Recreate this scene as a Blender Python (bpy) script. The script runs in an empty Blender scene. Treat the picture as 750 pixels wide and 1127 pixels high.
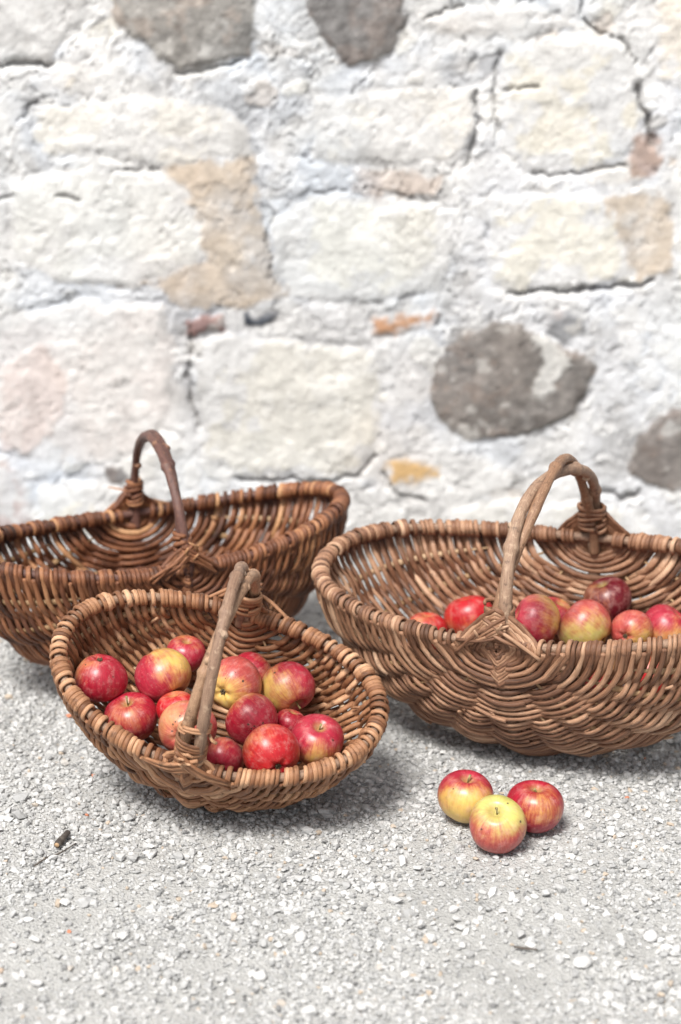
import bpy, math, random
import numpy as np
from mathutils import Matrix, Vector
rnd = random.Random(7)
rng = np.random.default_rng(11)
scn = bpy.context.scene
COL = scn.collection

# ------------------------------------------------------------------ camera, sky, sun, exposure
H = 1.17; PITCH = math.radians(20); LENS = 70.0
FPX = LENS/36*1127
cam_d = bpy.data.cameras.new('camera'); cam = bpy.data.objects.new('camera', cam_d); COL.objects.link(cam)
cam.location = (0, 0, H); cam.rotation_euler = (math.pi/2-PITCH, 0, 0)
cam_d.sensor_fit = 'VERTICAL'; cam_d.sensor_height = 36; cam_d.lens = LENS
cam_d.clip_start = 0.05; cam_d.clip_end = 500
cam_d.dof.use_dof = True; cam_d.dof.focus_distance = 2.36; cam_d.dof.aperture_fstop = 2.8
scn.camera = cam

world = bpy.data.worlds.new('World'); scn.world = world; world.use_nodes = True
wn = world.node_tree; wn.nodes.clear()
SUN_EL, SUN_AZ = math.radians(58), math.radians(205)      # azimuth measured clockwise from +Y
sky = wn.nodes.new('ShaderNodeTexSky'); sky.sky_type = 'NISHITA'; sky.sun_disc = False
sky.sun_elevation = SUN_EL; sky.sun_rotation = SUN_AZ; sky.air_density = 0.7; sky.dust_density = 4.0; sky.ozone_density = 0.6
hsv = wn.nodes.new('ShaderNodeHueSaturation'); hsv.inputs['Saturation'].default_value = 0.3   # thin overcast
bg = wn.nodes.new('ShaderNodeBackground'); bg.inputs['Strength'].default_value = 0.08
wo = wn.nodes.new('ShaderNodeOutputWorld')
wn.links.new(sky.outputs[0], hsv.inputs['Color']); wn.links.new(hsv.outputs[0], bg.inputs[0]); wn.links.new(bg.outputs[0], wo.inputs[0])
sl = bpy.data.lights.new('sun', 'SUN'); sl.energy = 2.7; sl.angle = math.radians(18); sl.color = (1.0, 0.97, 0.92)
sun = bpy.data.objects.new('sun', sl); COL.objects.link(sun)
sdir = Vector((math.sin(SUN_AZ)*math.cos(SUN_EL), math.cos(SUN_AZ)*math.cos(SUN_EL), math.sin(SUN_EL)))
sun.rotation_euler = sdir.to_track_quat('Z', 'Y').to_euler()
scn.view_settings.view_transform = 'Standard'; scn.view_settings.look = 'None'
scn.view_settings.gamma = 1; scn.view_settings.use_curve_mapping = False
scn.view_settings.exposure = 0.76
scn.render.engine = 'CYCLES'

# ------------------------------------------------------------------ camera arithmetic (plain world coordinates)
CC = np.array([0, 0, H]); CF = np.array([0, math.cos(PITCH), -math.sin(PITCH)])
CU = np.array([0, math.sin(PITCH), math.cos(PITCH)]); CX = np.array([1., 0, 0])
def ray(px, py):
    return CF + (px-375)/FPX*CX - (py-563.5)/FPX*CU
def on_ground(px, py, z=0.0):
    d = ray(px, py); t = (z-H)/d[2]; return CC+d*t

# ------------------------------------------------------------------ noise
class Noise:
    def __init__(s, seed):
        s.g = np.random.default_rng(seed).random((256, 256))
    def at(s, x, y):
        xi = np.floor(x).astype(int); yi = np.floor(y).astype(int)
        fx = x-xi; fy = y-yi; fx = fx*fx*(3-2*fx); fy = fy*fy*(3-2*fy)
        a = s.g[xi % 256, yi % 256]; b = s.g[(xi+1) % 256, yi % 256]
        c = s.g[xi % 256, (yi+1) % 256]; d = s.g[(xi+1) % 256, (yi+1) % 256]
        return (a*(1-fx)+b*fx)*(1-fy)+(c*(1-fx)+d*fx)*fy
    def fbm(s, x, y, octv=5, gain=.5):
        r = 0; amp = 1; tot = 0
        for k in range(octv):
            r = r+amp*s.at(x*2**k+17.3*k, y*2**k+9.1*k); tot += amp; amp *= gain
        return r/tot-.5

# ------------------------------------------------------------------ materials
class NT:
    def __init__(s, name):
        s.m = bpy.data.materials.new(name); s.m.use_nodes = True; s.t = s.m.node_tree; s.t.nodes.clear()
        s.out = s.n('ShaderNodeOutputMaterial'); s.b = s.n('ShaderNodeBsdfPrincipled')
        s.l(s.b.outputs[0], s.out.inputs[0])
    def n(s, k, **kw):
        nd = s.t.nodes.new(k)
        for a, b in kw.items(): setattr(nd, a, b)
        return nd
    def l(s, a, b): s.t.links.new(a, b)
    def put(s, v, inp):
        if hasattr(v, 'is_output') or hasattr(v, 'links'): s.l(v, inp)
        elif isinstance(v, (tuple, list)) and len(v) == 3 and inp.type == 'RGBA': inp.default_value = (*v, 1)
        else: inp.default_value = v
    def math(s, op, a, b=None, c=None, clamp=False):
        nd = s.n('ShaderNodeMath', operation=op); nd.use_clamp = clamp
        s.put(a, nd.inputs[0])
        if b is not None: s.put(b, nd.inputs[1])
        if c is not None: s.put(c, nd.inputs[2])
        return nd.outputs[0]
    def vmath(s, op, a, b=None, out=0):
        nd = s.n('ShaderNodeVectorMath', operation=op); s.put(a, nd.inputs[0])
        if b is not None: s.put(b, nd.inputs[1])
        return nd.outputs[out]
    def mix(s, f, a, b, mode='MIX'):
        nd = s.n('ShaderNodeMix', data_type='RGBA', blend_type=mode)
        s.put(f, nd.inputs[0]); s.put(a, nd.inputs[6]); s.put(b, nd.inputs[7]); return nd.outputs[2]
    def ramp(s, f, stops):
        nd = s.n('ShaderNodeValToRGB'); e = nd.color_ramp.elements
        while len(e) < len(stops): e.new(.5)
        for k, (p, c) in enumerate(stops):
            e[k].position = p; e[k].color = (*c, 1) if len(c) == 3 else c
        s.put(f, nd.inputs[0]); return nd.outputs[0]
    def sstep(s, f, a, b):
        nd = s.n('ShaderNodeMapRange', interpolation_type='SMOOTHSTEP')
        s.put(f, nd.inputs[0]); nd.inputs[1].default_value = a; nd.inputs[2].default_value = b; return nd.outputs[0]
    def noise(s, vec, scale, detail=3, rough=.5, out=0):
        nd = s.n('ShaderNodeTexNoise'); s.put(vec, nd.inputs['Vector']); nd.inputs['Scale'].default_value = scale
        nd.inputs['Detail'].default_value = detail; nd.inputs['Roughness'].default_value = rough; return nd.outputs[out]
    def bump(s, h, strength, dist):
        nd = s.n('ShaderNodeBump'); nd.inputs['Strength'].default_value = strength; nd.inputs['Distance'].default_value = dist
        s.put(h, nd.inputs['Height']); s.l(nd.outputs[0], s.b.inputs['Normal'])

def wicker_mat(name, cols, rough=.52):
    t = NT(name)
    a = t.n('ShaderNodeAttribute', attribute_name='strand').outputs['Vector']      # length along rod, angle, random
    sp = t.n('ShaderNodeSeparateXYZ'); t.l(a, sp.inputs[0])
    cb = t.n('ShaderNodeCombineXYZ'); t.put(t.math('MULTIPLY', sp.outputs[0], 22), cb.inputs[0])
    t.put(t.math('MULTIPLY', sp.outputs[1], 1.4), cb.inputs[1]); t.put(t.math('MULTIPLY', sp.outputs[2], 50), cb.inputs[2])
    streak = t.noise(cb.outputs[0], 3.0, 4, .65)
    patch = t.noise(t.n('ShaderNodeTexCoord').outputs['Object'], 14, 3, .6)
    f = t.math('ADD', t.math('MULTIPLY', sp.outputs[2], .80), t.math('MULTIPLY', t.math('SUBTRACT', streak, .5), 1.0))
    f = t.math('ADD', f, t.math('MULTIPLY', t.math('SUBTRACT', patch, .45), .7))
    f = t.math('ADD', f, .07)
    c = t.ramp(f, [(0.0, cols[0]), (.38, cols[1]), (.7, cols[2]), (1.0, cols[3])])
    grime = t.sstep(t.noise(t.n('ShaderNodeTexCoord').outputs['Object'], 60, 3, .7), .56, .74)
    c = t.mix(t.math('MULTIPLY', grime, .6), c, tuple(x*.42 for x in cols[0]))
    if 'bark' in name:
        cb2 = t.n('ShaderNodeCombineXYZ'); t.put(t.math('MULTIPLY', sp.outputs[0], 9), cb2.inputs[0]); t.put(t.math('MULTIPLY', sp.outputs[1], 3.2), cb2.inputs[1]); t.put(t.math('MULTIPLY', sp.outputs[2], 31), cb2.inputs[2])
        ck = t.noise(cb2.outputs[0], 4.5, 5, .7); line = t.sstep(t.math('ABSOLUTE', t.math('SUBTRACT', ck, .5)), .035, .0)
        c = t.mix(t.math('MULTIPLY', line, .5), c, tuple(x*.35 for x in cols[0]))
        sc2 = t.noise(t.n('ShaderNodeTexCoord').outputs['Object'], 130, 4, .7)
        c = t.mix(t.math('MULTIPLY', t.sstep(sc2, .55, .68), .6), c, cols[3]); c = t.mix(t.math('MULTIPLY', t.sstep(sc2, .42, .34), .55), c, tuple(x*.6 for x in cols[0]))
    t.l(c, t.b.inputs['Base Color']); t.b.inputs['Roughness'].default_value = rough
    t.b.inputs['Specular IOR Level'].default_value = .5
    t.bump(t.math('ADD', streak, t.math('MULTIPLY', t.noise(cb.outputs[0], 11, 3, .6), .6)), .55, .0012)
    return t.m

WM = {
 'warm': wicker_mat('warm willow', [(.050, .018, .008), (.23, .098, .044), (.43, .218, .113), (.68, .42, .25)]),
 'dark': wicker_mat('dark willow', [(.032, .011, .006), (.165, .059, .026), (.34, .145, .066), (.57, .32, .16)]),
 'grey': wicker_mat('weathered willow', [(.050, .022, .012), (.215, .101, .055), (.40, .218, .128), (.64, .42, .275)]),
 'bark_red': wicker_mat('reddish bark rod', [(.055, .022, .018), (.115, .052, .042), (.17, .082, .062), (.30, .15, .08)], .5),
 'bark_tan': wicker_mat('tan bark rod', [(.11, .055, .030), (.26, .14, .080), (.38, .225, .135), (.54, .36, .23)], .55),
 'bark_grey': wicker_mat('brown bark rod', [(.10, .055, .036), (.23, .135, .088), (.36, .23, .155), (.54, .39, .27)], .6),
 'split': wicker_mat('split pale rod', [(.16, .08, .035), (.32, .19, .09), (.44, .28, .15), (.60, .42, .26)]),
}

# ------------------------------------------------------------------ objects
def mesh_obj(name, V, Fq, mat, parent=None, strand=None, smooth=True, tris=None, link=True):
    me = bpy.data.meshes.new(name)
    V = np.ascontiguousarray(V, dtype=np.float32); nq = 0 if Fq is None else len(Fq); nt = 0 if tris is None else len(tris)
    me.vertices.add(len(V)); me.vertices.foreach_set('co', V.ravel())
    loops = []
    if nq: loops.append(np.asarray(Fq).ravel())
    if nt: loops.append(np.asarray(tris).ravel())
    loops = np.concatenate(loops).astype(np.int32)
    me.loops.add(len(loops)); me.loops.foreach_set('vertex_index', loops)
    me.polygons.add(nq+nt)
    st = np.concatenate([np.arange(nq)*4, nq*4+np.arange(nt)*3]).astype(np.int32)
    me.polygons.foreach_set('loop_start', st)
    me.polygons.foreach_set('use_smooth', np.full(nq+nt, smooth, dtype=bool))
    if strand is not None:
        at = me.attributes.new('strand', 'FLOAT_VECTOR', 'POINT'); at.data.foreach_set('vector', np.ascontiguousarray(strand, dtype=np.float32).ravel())
    me.update(calc_edges=True); me.validate()
    if mat: me.materials.append(mat)
    o = bpy.data.objects.new(name, me)
    if link: COL.objects.link(o)
    if parent: o.parent = parent
    return o
def empty(name, loc=(0, 0, 0)):
    o = bpy.data.objects.new(name, None); COL.objects.link(o); o.location = loc; o.empty_display_size = .05; return o
def tag(o, label=None, cat=None, group=None, kind=None):
    for k, v in (('label', label), ('category', cat), ('group', group), ('kind', kind)):
        if v: o[k] = v
    return o

def catmull(P, n):
    P = np.asarray(P, float); Q = np.vstack([2*P[0]-P[1], P, 2*P[-1]-P[-2]]); out = []
    for i in range(len(P)-1):
        a, b, c, d = Q[i:i+4]
        for t in np.linspace(0, 1, n, endpoint=False):
            out.append(.5*((2*b)+(-a+c)*t+(2*a-5*b+4*c-d)*t*t+(-a+3*b-3*c+d)*t**3))
    out.append(P[-1]); return np.array(out)

class Tubes:
    """collects rods of oval section; N = direction of the thin axis"""
    def __init__(s): s.V = []; s.F = []; s.A = []; s.T = []; s.n = 0
    def add(s, P, N=None, rt=.003, rw=None, seed=None, sides=7, caps=True, lump=0.0, len0=0.0):
        P = np.asarray(P, float); n = len(P)
        rt = np.broadcast_to(np.asarray(rt, float), (n,)); rw = rt if rw is None else np.broadcast_to(np.asarray(rw, float), (n,))
        T = np.gradient(P, axis=0); T /= np.linalg.norm(T, axis=1)[:, None]+1e-12
        if N is None:
            N = np.zeros_like(P); r = np.array([0, 0, 1.]) if abs(T[0, 2]) < .8 else np.array([1., 0, 0])
            for i in range(n):
                r = r-T[i]*(r@T[i]); r /= np.linalg.norm(r)+1e-12; N[i] = r
        else:
            N = np.asarray(N, float); N = N-T*(N*T).sum(1)[:, None]; N /= np.linalg.norm(N, axis=1)[:, None]+1e-12
        B = np.cross(T, N)
        if seed is None: seed = rnd.random()
        a = np.arange(sides)/sides*2*np.pi
        L = np.concatenate([[0], np.cumsum(np.linalg.norm(np.diff(P, axis=0), axis=1))])
        R = 1.0
        if lump: R = (1+lump*np.sin(L*180+seed*40)+lump*np.sin(L*71+seed*90))[:, None, None]
        ring = P[:, None]+R*(N[:, None]*(np.cos(a)[None, :, None]*rt[:, None, None])+B[:, None]*(np.sin(a)[None, :, None]*rw[:, None, None]))
        V = ring.reshape(-1, 3); i = np.arange(n-1)[:, None]*sides; j = np.arange(sides)[None]; k = (j+1) % sides
        F = np.stack([i+j, i+k, i+sides+k, i+sides+j], -1).reshape(-1, 4)+s.n
        A = np.stack([np.repeat(L+len0, sides), np.tile(np.minimum(a, 2*np.pi-a), n), np.full(n*sides, seed)], -1)
        s.V.append(V); s.F.append(F); s.A.append(A); m = len(V)
        if caps:
            s.V.append(P[[0, -1]]); s.A.append(np.array([[L[0], 0, seed], [L[-1], 0, seed]]))
            jj = np.arange(sides); kk = (jj+1) % sides
            s.T.append(np.stack([np.full(sides, s.n+m), s.n+kk, s.n+jj], -1))
            e = s.n+(n-1)*sides
            s.T.append(np.stack([np.full(sides, s.n+m+1), e+jj, e+kk], -1)); m += 2
        s.n += m
    def build(s, name, mat, parent=None):
        return mesh_obj(name, np.vstack(s.V), np.vstack(s.F), mat, parent, np.vstack(s.A), True, np.vstack(s.T) if s.T else None)

# ------------------------------------------------------------------ the wall
YW = 3.06
def wp(px, py):
    d = ray(px, py); t = YW/d[1]; p = CC+d*t; return p[0], p[2]
def poly(*pts): return np.array([wp(*p) for p in pts])
CREAM = (.75, .72, .67); WHITE = (.72, .718, .712); TAN = (.60, .46, .31); DARK = (.225, .21, .20); PINK = (.72, .60, .55)
# polygon in photograph order, colour, relief, kind, label
STONES = [
 (poly((110,-30),(285,-30),(284,30),(278,62),(240,66),(205,77),(190,72),(160,46),(125,28)), (.32,.305,.285), .016, 'grey fieldstone', 'large grey fieldstone at the top'),
 (poly((340,-30),(447,-30),(444,30),(430,62),(405,74),(380,72),(355,48),(340,20)), (.235,.22,.21), .015, 'grey fieldstone', 'dark grey rounded fieldstone'),
 (poly((-60,-30),(98,-30),(96,20),(62,52),(55,66),(0,74),(-60,76)), (.55,.54,.53), .014, 'grey block', None),
 (poly((48,118),(110,108),(170,104),(240,112),(272,140),(278,172),(190,183),(110,170),(60,168),(36,150)), (.76,.74,.69), .014, 'cream block', None),
 (poly((10,196),(90,182),(185,190),(212,228),(226,262),(226,288),(190,300),(150,318),(60,310),(18,282)), (.74,.74,.715), .010, 'white block', None),
 (poly((345,105),(430,100),(518,98),(526,130),(518,160),(500,178),(420,183),(345,178)), (.76,.74,.70), .012, 'cream block', None),
 (poly((296,238),(340,216),(480,224),(500,250),(492,300),(486,322),(380,334),(318,328),(300,290)), (.75,.735,.68), .012, 'cream block', None),
 (poly((551,62),(600,44),(660,38),(694,44),(712,90),(706,150),(690,178),(640,186),(580,190),(556,170),(548,110)), (.75,.72,.64), .015, 'cream block', None),
 (poly((546,218),(600,208),(665,212),(672,240),(690,282),(692,302),(640,318),(580,322),(545,316),(538,280)), (.76,.74,.67), .018, 'cream block', None),
 (poly((214,404),(232,366),(290,372),(400,384),(418,420),(420,470),(412,496),(390,520),(330,526),(262,529),(226,506),(215,450)), (.73,.71,.65), .016, 'cream block', None),
 (poly((10,346),(90,332),(180,338),(196,380),(190,450),(160,500),(90,510),(20,500),(-20,460),(-20,380)), (.74,.72,.71), .009, 'white block', None),
 (poly((40,532),(80,526),(132,530),(160,560),(130,590),(60,590),(40,570)), (.76,.73,.66), .012, 'cream block', None),
 (poly((-60,500),(10,505),(30,540),(36,590),(-60,600)), (.52,.42,.40), .008, 'pinkish stone', None),
 (poly((480,393),(512,368),(548,350),(574,352),(592,362),(614,376),(640,388),(656,400),(648,430),(632,452),(606,468),(560,485),(512,482),(484,466),(468,440)), (.235,.215,.20), .017, 'grey fieldstone', 'big dark grey rounded stone'),
 (poly((606,345),(625,340),(642,348),(643,368),(620,376),(604,368)), (.38,.385,.40), .010, 'small blue grey stone', 'small blue grey stone'),
 (poly((694,500),(706,474),(728,454),(760,446),(800,450),(800,540),(750,542),(716,536),(696,520)), (.24,.215,.20), .016, 'grey fieldstone', 'dark speckled stone at the right edge'),
 (poly((712,382),(730,362),(760,352),(800,352),(800,410),(740,412),(716,402)), (.78,.77,.75), .012, 'white block', None),
 (poly((411,348),(440,346),(478,341),(484,352),(476,359),(440,363),(412,367)), (.60,.34,.20), .012, 'brick fragment', 'orange brick fragment'),
 (poly((202,353),(222,350),(247,350),(246,366),(220,370),(206,374)), (.27,.18,.17), .010, 'brick fragment', 'dark red brick fragment'),
 (poly((266,345),(284,346),(304,344),(306,353),(290,358),(268,356)), (.05,.06,.08), .008, 'slate chip', 'black slate chip'),
 (poly((428,510),(450,506),(484,512),(487,530),(450,536),(428,534)), (.66,.45,.22), .010, 'brick fragment', 'ochre stone chip'),
 (poly((118,509),(140,508),(146,524),(136,532),(120,530)), (.26,.25,.25), .010, 'small grey stone', None),
 (poly((724,-30),(820,-30),(820,98),(740,102),(722,90)), (.74,.69,.62), .013, 'cream block', None),
 (poly((744,150),(820,140),(820,330),(748,318),(742,240)), (.75,.71,.65), .012, 'cream block', None),
 (poly((460,14),(520,4),(600,8),(640,30),(590,40),(500,40),(466,36)), (.74,.71,.68), .008, 'cream block', None),
 (poly((60,72),(92,66),(104,86),(94,100),(68,100),(58,88)), (.77,.72,.64), .009, 'cream block', None),
 (poly((500,556),(560,548),(640,552),(690,560),(700,600),(500,604)), (.68,.67,.64), .012, 'white block', None),
 (poly((640,180),(700,172),(716,196),(690,210),(650,206)), (.72,.70,.67), .006, 'cream block', None),
]
STAINS = [  # earth coloured plaster smeared over the blocks: outline, colour
 (poly((184,184),(240,180),(277,168),(280,205),(290,250),(299,292),(313,326),(280,338),(236,342),(196,338),(160,310),(200,300),(228,286),(214,232),(188,196)), (.56,.45,.335)),
 (poly((665,220),(700,214),(736,216),(741,270),(740,304),(700,308),(690,286),(674,262)), (.53,.43,.32)),
 (poly((700,148),(722,150),(734,178),(718,204),(690,198),(694,172)), (.40,.27,.21)),
 (poly((390,190),(440,184),(486,196),(480,214),(420,218),(388,212)), (.62,.52,.45)),
 (poly((0,400),(50,380),(80,420),(60,480),(0,500)), (.72,.62,.58)),
 (poly((588,366),(606,372),(630,388),(628,402),(614,410),(610,430),(600,444),(586,438),(590,416),(596,400)), (.70,.69,.66)),
]
CRACKS = [  # open joints: polyline, half width, depth
 (((560,322),(620,322),(660,316),(716,312)), .0045, .030), (((0,74),(30,68),(56,67)), .005, .02), (((704,96),(712,130),(720,160)), .006, .026),
 (((553,97),(575,96),(592,97)), .003, .014), (((524,102),(526,135),(518,180)), .0045, .018), (((548,60),(540,105),(548,150)), .003, .010),
 (((262,531),(330,530),(395,524),(414,500)), .0035, .018), (((210,360),(206,420),(214,470)), .004, .012), (((120,188),(180,186)), .0025, .010),
 (((24,130),(30,118),(44,112)), .005, .016), (((194,78),(205,80),(236,70),(276,66)), .003, .012), (((660,540),(684,552),(700,545)), .006, .022),
 (((486,352),(484,362)), .004, .014), (((420,520),(440,545),(470,552)), .004, .012), (((585,190),(640,188),(690,182)), .003, .012),
 (((470,20),(490,12),(512,8)), .003, .012), (((640,0),(648,30),(690,40),(700,70)), .003, .014), (((300,236),(292,270),(302,312)), .0025, .008),
 (((60,218),(85,222)), .003, .010), (((0,222),(14,214)), .003, .012), (((340,214),(400,208),(480,222)), .002, .006),
]
def poly_sd(X, Z, pg):                       # signed distance, positive inside
    d = np.full(X.shape, 1e9); ins = np.zeros(X.shape, bool); n = len(pg)
    for i in range(n):
        ax, az = pg[i]; bx, bz = pg[(i+1) % n]; ex, ez = bx-ax, bz-az
        t = np.clip(((X-ax)*ex+(Z-az)*ez)/(ex*ex+ez*ez), 0, 1)
        d = np.minimum(d, np.hypot(X-ax-t*ex, Z-az-t*ez))
        c = ((az > Z) != (bz > Z)) & (X < (bx-ax)*(Z-az)/(bz-az+1e-12)+ax); ins ^= c
    return np.where(ins, d, -d)
def line_d(X, Z, pts):
    d = np.full(X.shape, 1e9)
    for (ax, az), (bx, bz) in zip(pts[:-1], pts[1:]):
        ex, ez = bx-ax, bz-az; t = np.clip(((X-ax)*ex+(Z-az)*ez)/(ex*ex+ez*ez+1e-12), 0, 1)
        d = np.minimum(d, np.hypot(X-ax-t*ex, Z-az-t*ez))
    return d
def sm(x, a, b):
    t = np.clip((x-a)/(b-a), 0, 1); return t*t*(3-2*t)

def build_wall():
    st = .0036
    xs = np.concatenate([np.linspace(-3.2, -1.0, 60, endpoint=False), np.arange(-1.0, 1.0, st), np.linspace(1.0, 3.2, 60)])
    zs = np.arange(-.06, 1.36, st)
    X, Z = np.meshgrid(xs, zs)
    n1, n2, n3 = Noise(1), Noise(2), Noise(3)
    wx = X+.022*n1.fbm(X*22, Z*22, 4)+.010*n1.fbm(X*90+7, Z*90, 3); wz = Z+.022*n2.fbm(X*22+5, Z*22, 4)+.010*n2.fbm(X*90, Z*90+3, 3)
    hgt = .012*n1.fbm(X*7, Z*7, 3)+.0055*n2.fbm(X*18, Z*24, 5, .62)+.0042*n3.fbm(X*60, Z*75, 5, .72)
    rgb = np.empty(X.shape+(3,)); m = n3.fbm(X*6, Z*6, 5)
    rgb[:] = WHITE
    rgb *= (1+.16*m+.14*n1.fbm(X*35, Z*35, 4, .6))[..., None]
    blue = sm(n2.fbm(X*4+3, Z*4, 3), 0, .2)[..., None]; rgb = rgb*(1-blue)+rgb*np.array([.97, .99, 1.03])*blue
    gr = sm(n1.fbm(X*11+30, Z*11, 6, .68), .05, .24)[..., None]*.55; rgb = rgb*(1-gr)+np.array([.40, .395, .39])*gr
    sid = np.full(X.shape, -1, int)
    stones = list(STONES)
    # more coursed blocks beyond the part the photograph frames
    r2 = random.Random(5); z = 0.02
    while z < 1.4:
        hh = r2.uniform(.12, .19)
        for side in (-1, 1):
            x = .62+r2.uniform(0, .1)
            while x < 3.1:
                w = r2.uniform(.16, .34); x0, x1 = sorted((side*x, side*(x+w)))
                j = lambda: r2.uniform(-.02, .02)
                pg = np.array([(x0+j(), z+j()), ((x0+x1)/2, z+j()*.5), (x1+j(), z+j()), (x1+j(), z+hh+j()), ((x0+x1)/2, z+hh+j()*.5), (x0+j(), z+hh+j())])
                c = r2.choice([CREAM, CREAM, (.74, .73, .70), (.30, .285, .27), (.72, .62, .55)])
                stones.append((pg, c, .013, 'grey fieldstone' if c[0] < .5 else 'cream block', None)); x += w+.035
        z += hh+.035
    for i, (pg, c, rel, kind, lab) in enumerate(stones):
        lo = pg.min(0)-.08; hi = pg.max(0)+.08
        mk = (X > lo[0]) & (X < hi[0]) & (Z > lo[1]) & (Z < hi[1])
        if not mk.any(): continue
        x, zz = X[mk], Z[mk]; sd = poly_sd(wx[mk], wz[mk], pg)
        dark = c[0] < .5; e = .008 if dark else .016
        body = sm(sd, -.001, e); groove = np.exp(-((sd+.004)/.006)**2)*(.002+.006*np.clip(n3.fbm(x*9+i, zz*9, 3)*3, 0, 1))
        flat = hgt[mk]*(1-.55*body)
        face = rel*(.42 if dark else .24)*(body+.3*sm(sd, .0, .05))+.007*(n3.fbm(x*13+i*3, zz*13, 4, .55))*body
        # chipped steps across the face
        chip = n1.fbm(x*11+i*7, zz*19+i, 3); face += .0035*sm(chip, -.03, .12)*body
        hgt[mk] = flat+face-groove
        cc = np.array(c)*(1+ (.95 if dark else .12)*n2.fbm(x*16+i, zz*16, 5, .65)+(.7 if dark else .06)*n1.fbm(x*90, zz*90, 3))[:, None]
        a = sm(sd+.014*n1.fbm(x*60, zz*60, 4, .65)*(1 if dark else 2.2), -.003, .004 if dark else .014)
        if not dark and 'fragment' not in kind and 'chip' not in kind:                                    # limewash dragged over the arrises
            a = a*(1-.85*sm(n2.fbm(x*12+i*2, zz*12, 5, .65)+.10*np.exp(-(sd/.03)**2), .04, .13))
            hid = sm(n3.fbm(x*6+i*4, zz*6, 3), -.02, .10); face = face*(1-.7*hid)*(1.0 if dark or rel <= .012 and c[1] < .6*c[0]*1.2 else .9)
        if dark:
            br = sm(n1.fbm(x*24+i*3, zz*24, 4, .65), .02, .14)*.55; cc = cc*(1-br[:, None])+cc*np.array([1.18, 1.03, .95])*br[:, None]
        if dark:                                        # lime and lichen on the dark stones
            li = sm(n3.fbm(x*30+i*5, zz*30, 4, .6), .13, .22)*.6; cc = cc*(1-li[:, None])+np.array([.60, .58, .55])*li[:, None]
        a = a[:, None]; rgb[mk] = rgb[mk]*(1-a)+cc*a
        s_ = sid[mk]; s_[sd > .001] = i; sid[mk] = s_
    # small rubble chips pressed into the mortar between the stones
    r3 = random.Random(21); free = sid < 0
    for pg, c in STAINS: free &= poly_sd(X, Z, pg) < -.004
    for q in range(420):
        cx_, cz_ = r3.uniform(-1.1, 1.1), r3.uniform(-.02, 1.3); a_ = r3.uniform(.007, .034); b_ = a_*r3.uniform(.35, .9); th = r3.gauss(0, .5)
        mk = (abs(X-cx_) < a_*1.7) & (abs(Z-cz_) < a_*1.7)
        if not mk.any(): continue
        dx, dz = wx[mk]-cx_, wz[mk]-cz_; u_ = (dx*math.cos(th)+dz*math.sin(th))/a_; v_ = (-dx*math.sin(th)+dz*math.cos(th))/b_
        k_ = (np.abs(u_)**3+np.abs(v_)**3)**(1/3); al = sm(-k_, -1.05, -.82)*free[mk]
        if r3.random() < .35: hgt[mk] += -.004*al                       # a chip has fallen out
        else: hgt[mk] += .0030*al-.0022*np.exp(-((k_-1.12)/.12)**2)*free[mk]
        cc = r3.choice([(.70, .69, .66), (.74, .72, .66), (.58, .575, .57), (.66, .60, .54), (.50, .49, .48), (.72, .72, .72)])
        al = (al*r3.uniform(.5, .9))[..., None]; rgb[mk] = rgb[mk]*(1-al)+np.array(cc)*al
    for pg, c in STAINS:
        sd = poly_sd(wx, wz, pg)+.026*n3.fbm(X*24+3, Z*24, 5, .7)+.010*n1.fbm(X*120, Z*120, 3); a = sm(sd, -.005, .007)*(.78-1.6*np.clip(n1.fbm(X*11+2, Z*11, 5, .65)-.02, 0, 1)); a = np.clip(a, 0, 1)[..., None]
        rgb = rgb*(1-a)+np.array(c)*(1+.16*n2.fbm(X*14, Z*14, 4))[..., None]*a; hgt += .003*sm(sd, -.002, .004)
    hgt = .50*hgt+.0022*n2.fbm(X*70+9, Z*120+3, 4, .75)
    broad = sm(n1.fbm(X*3.1+8, Z*3.7+1, 3), .02, .16)[..., None]*.5; rgb = rgb*(1-broad*np.array([.02, .07, .10])); broad = sm(n2.fbm(X*3.3+28, Z*3.1+41, 3), .02, .16)[..., None]*.6; rgb = rgb*(1-broad*np.array([.10, .05, .0]))
    for pts, w, d in CRACKS:
        w = w*.7; d = d*.85
        ld = line_d(wx, wz, [wp(*p) for p in pts])*(1+1.2*n3.fbm(X*40, Z*40, 3)); hgt -= d*np.exp(-(ld/w)**2)*.9
        a = (np.exp(-(ld/(w*.8))**2)*.68)[..., None]; rgb = rgb*(1-a)+np.array([.30, .285, .27])*a      # darker colour along the open joints
    # hairline fractures and sharp edged flakes of old limewash
    rid = np.abs(n1.fbm(wx*9+40, wz*13+11, 4, .55)); rid2 = np.abs(n2.fbm(wx*17+4, wz*15+71, 4, .55)); gate = sm(n3.fbm(X*5+9, Z*5+2, 3), -.02, .10); gate2 = sm(n1.fbm(X*6+1, Z*6+52, 3), .0, .12)
    fr = np.exp(-(rid/.006)**2)*gate+.8*np.exp(-(rid2/.006)**2)*gate2; onb = np.where((sid >= 0), .45, 1.0); fr = np.clip(fr, 0, 1)*onb
    hgt -= .004*fr; rgb = rgb*(1-.34*fr[..., None])
    fl = sm(n2.fbm(wx*26+13, wz*20+8, 5, .62), .055, .075)*(1-.8*(rgb[..., 0] < .5))*onb*(1-.9*sm(rgb[..., 0]-rgb[..., 2], .08, .14)); hgt += .0016*fl; rgb = rgb*(1-.55*fl[..., None])+np.array([.80, .80, .79])*.55*fl[..., None]
    dk = sm(n1.fbm(wx*30+73, wz*38+8, 5, .65), .10, .16)*.30*onb; hgt -= .002*dk/.3; rgb = rgb*(1-dk[..., None])+np.array([.42, .41, .40])*dk[..., None]
    pits = sm(n3.fbm(X*45+9, Z*45+9, 4, .6), .20, .28); hgt -= .002*pits*(n1.at(X*9, Z*9) > .5)
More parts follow.
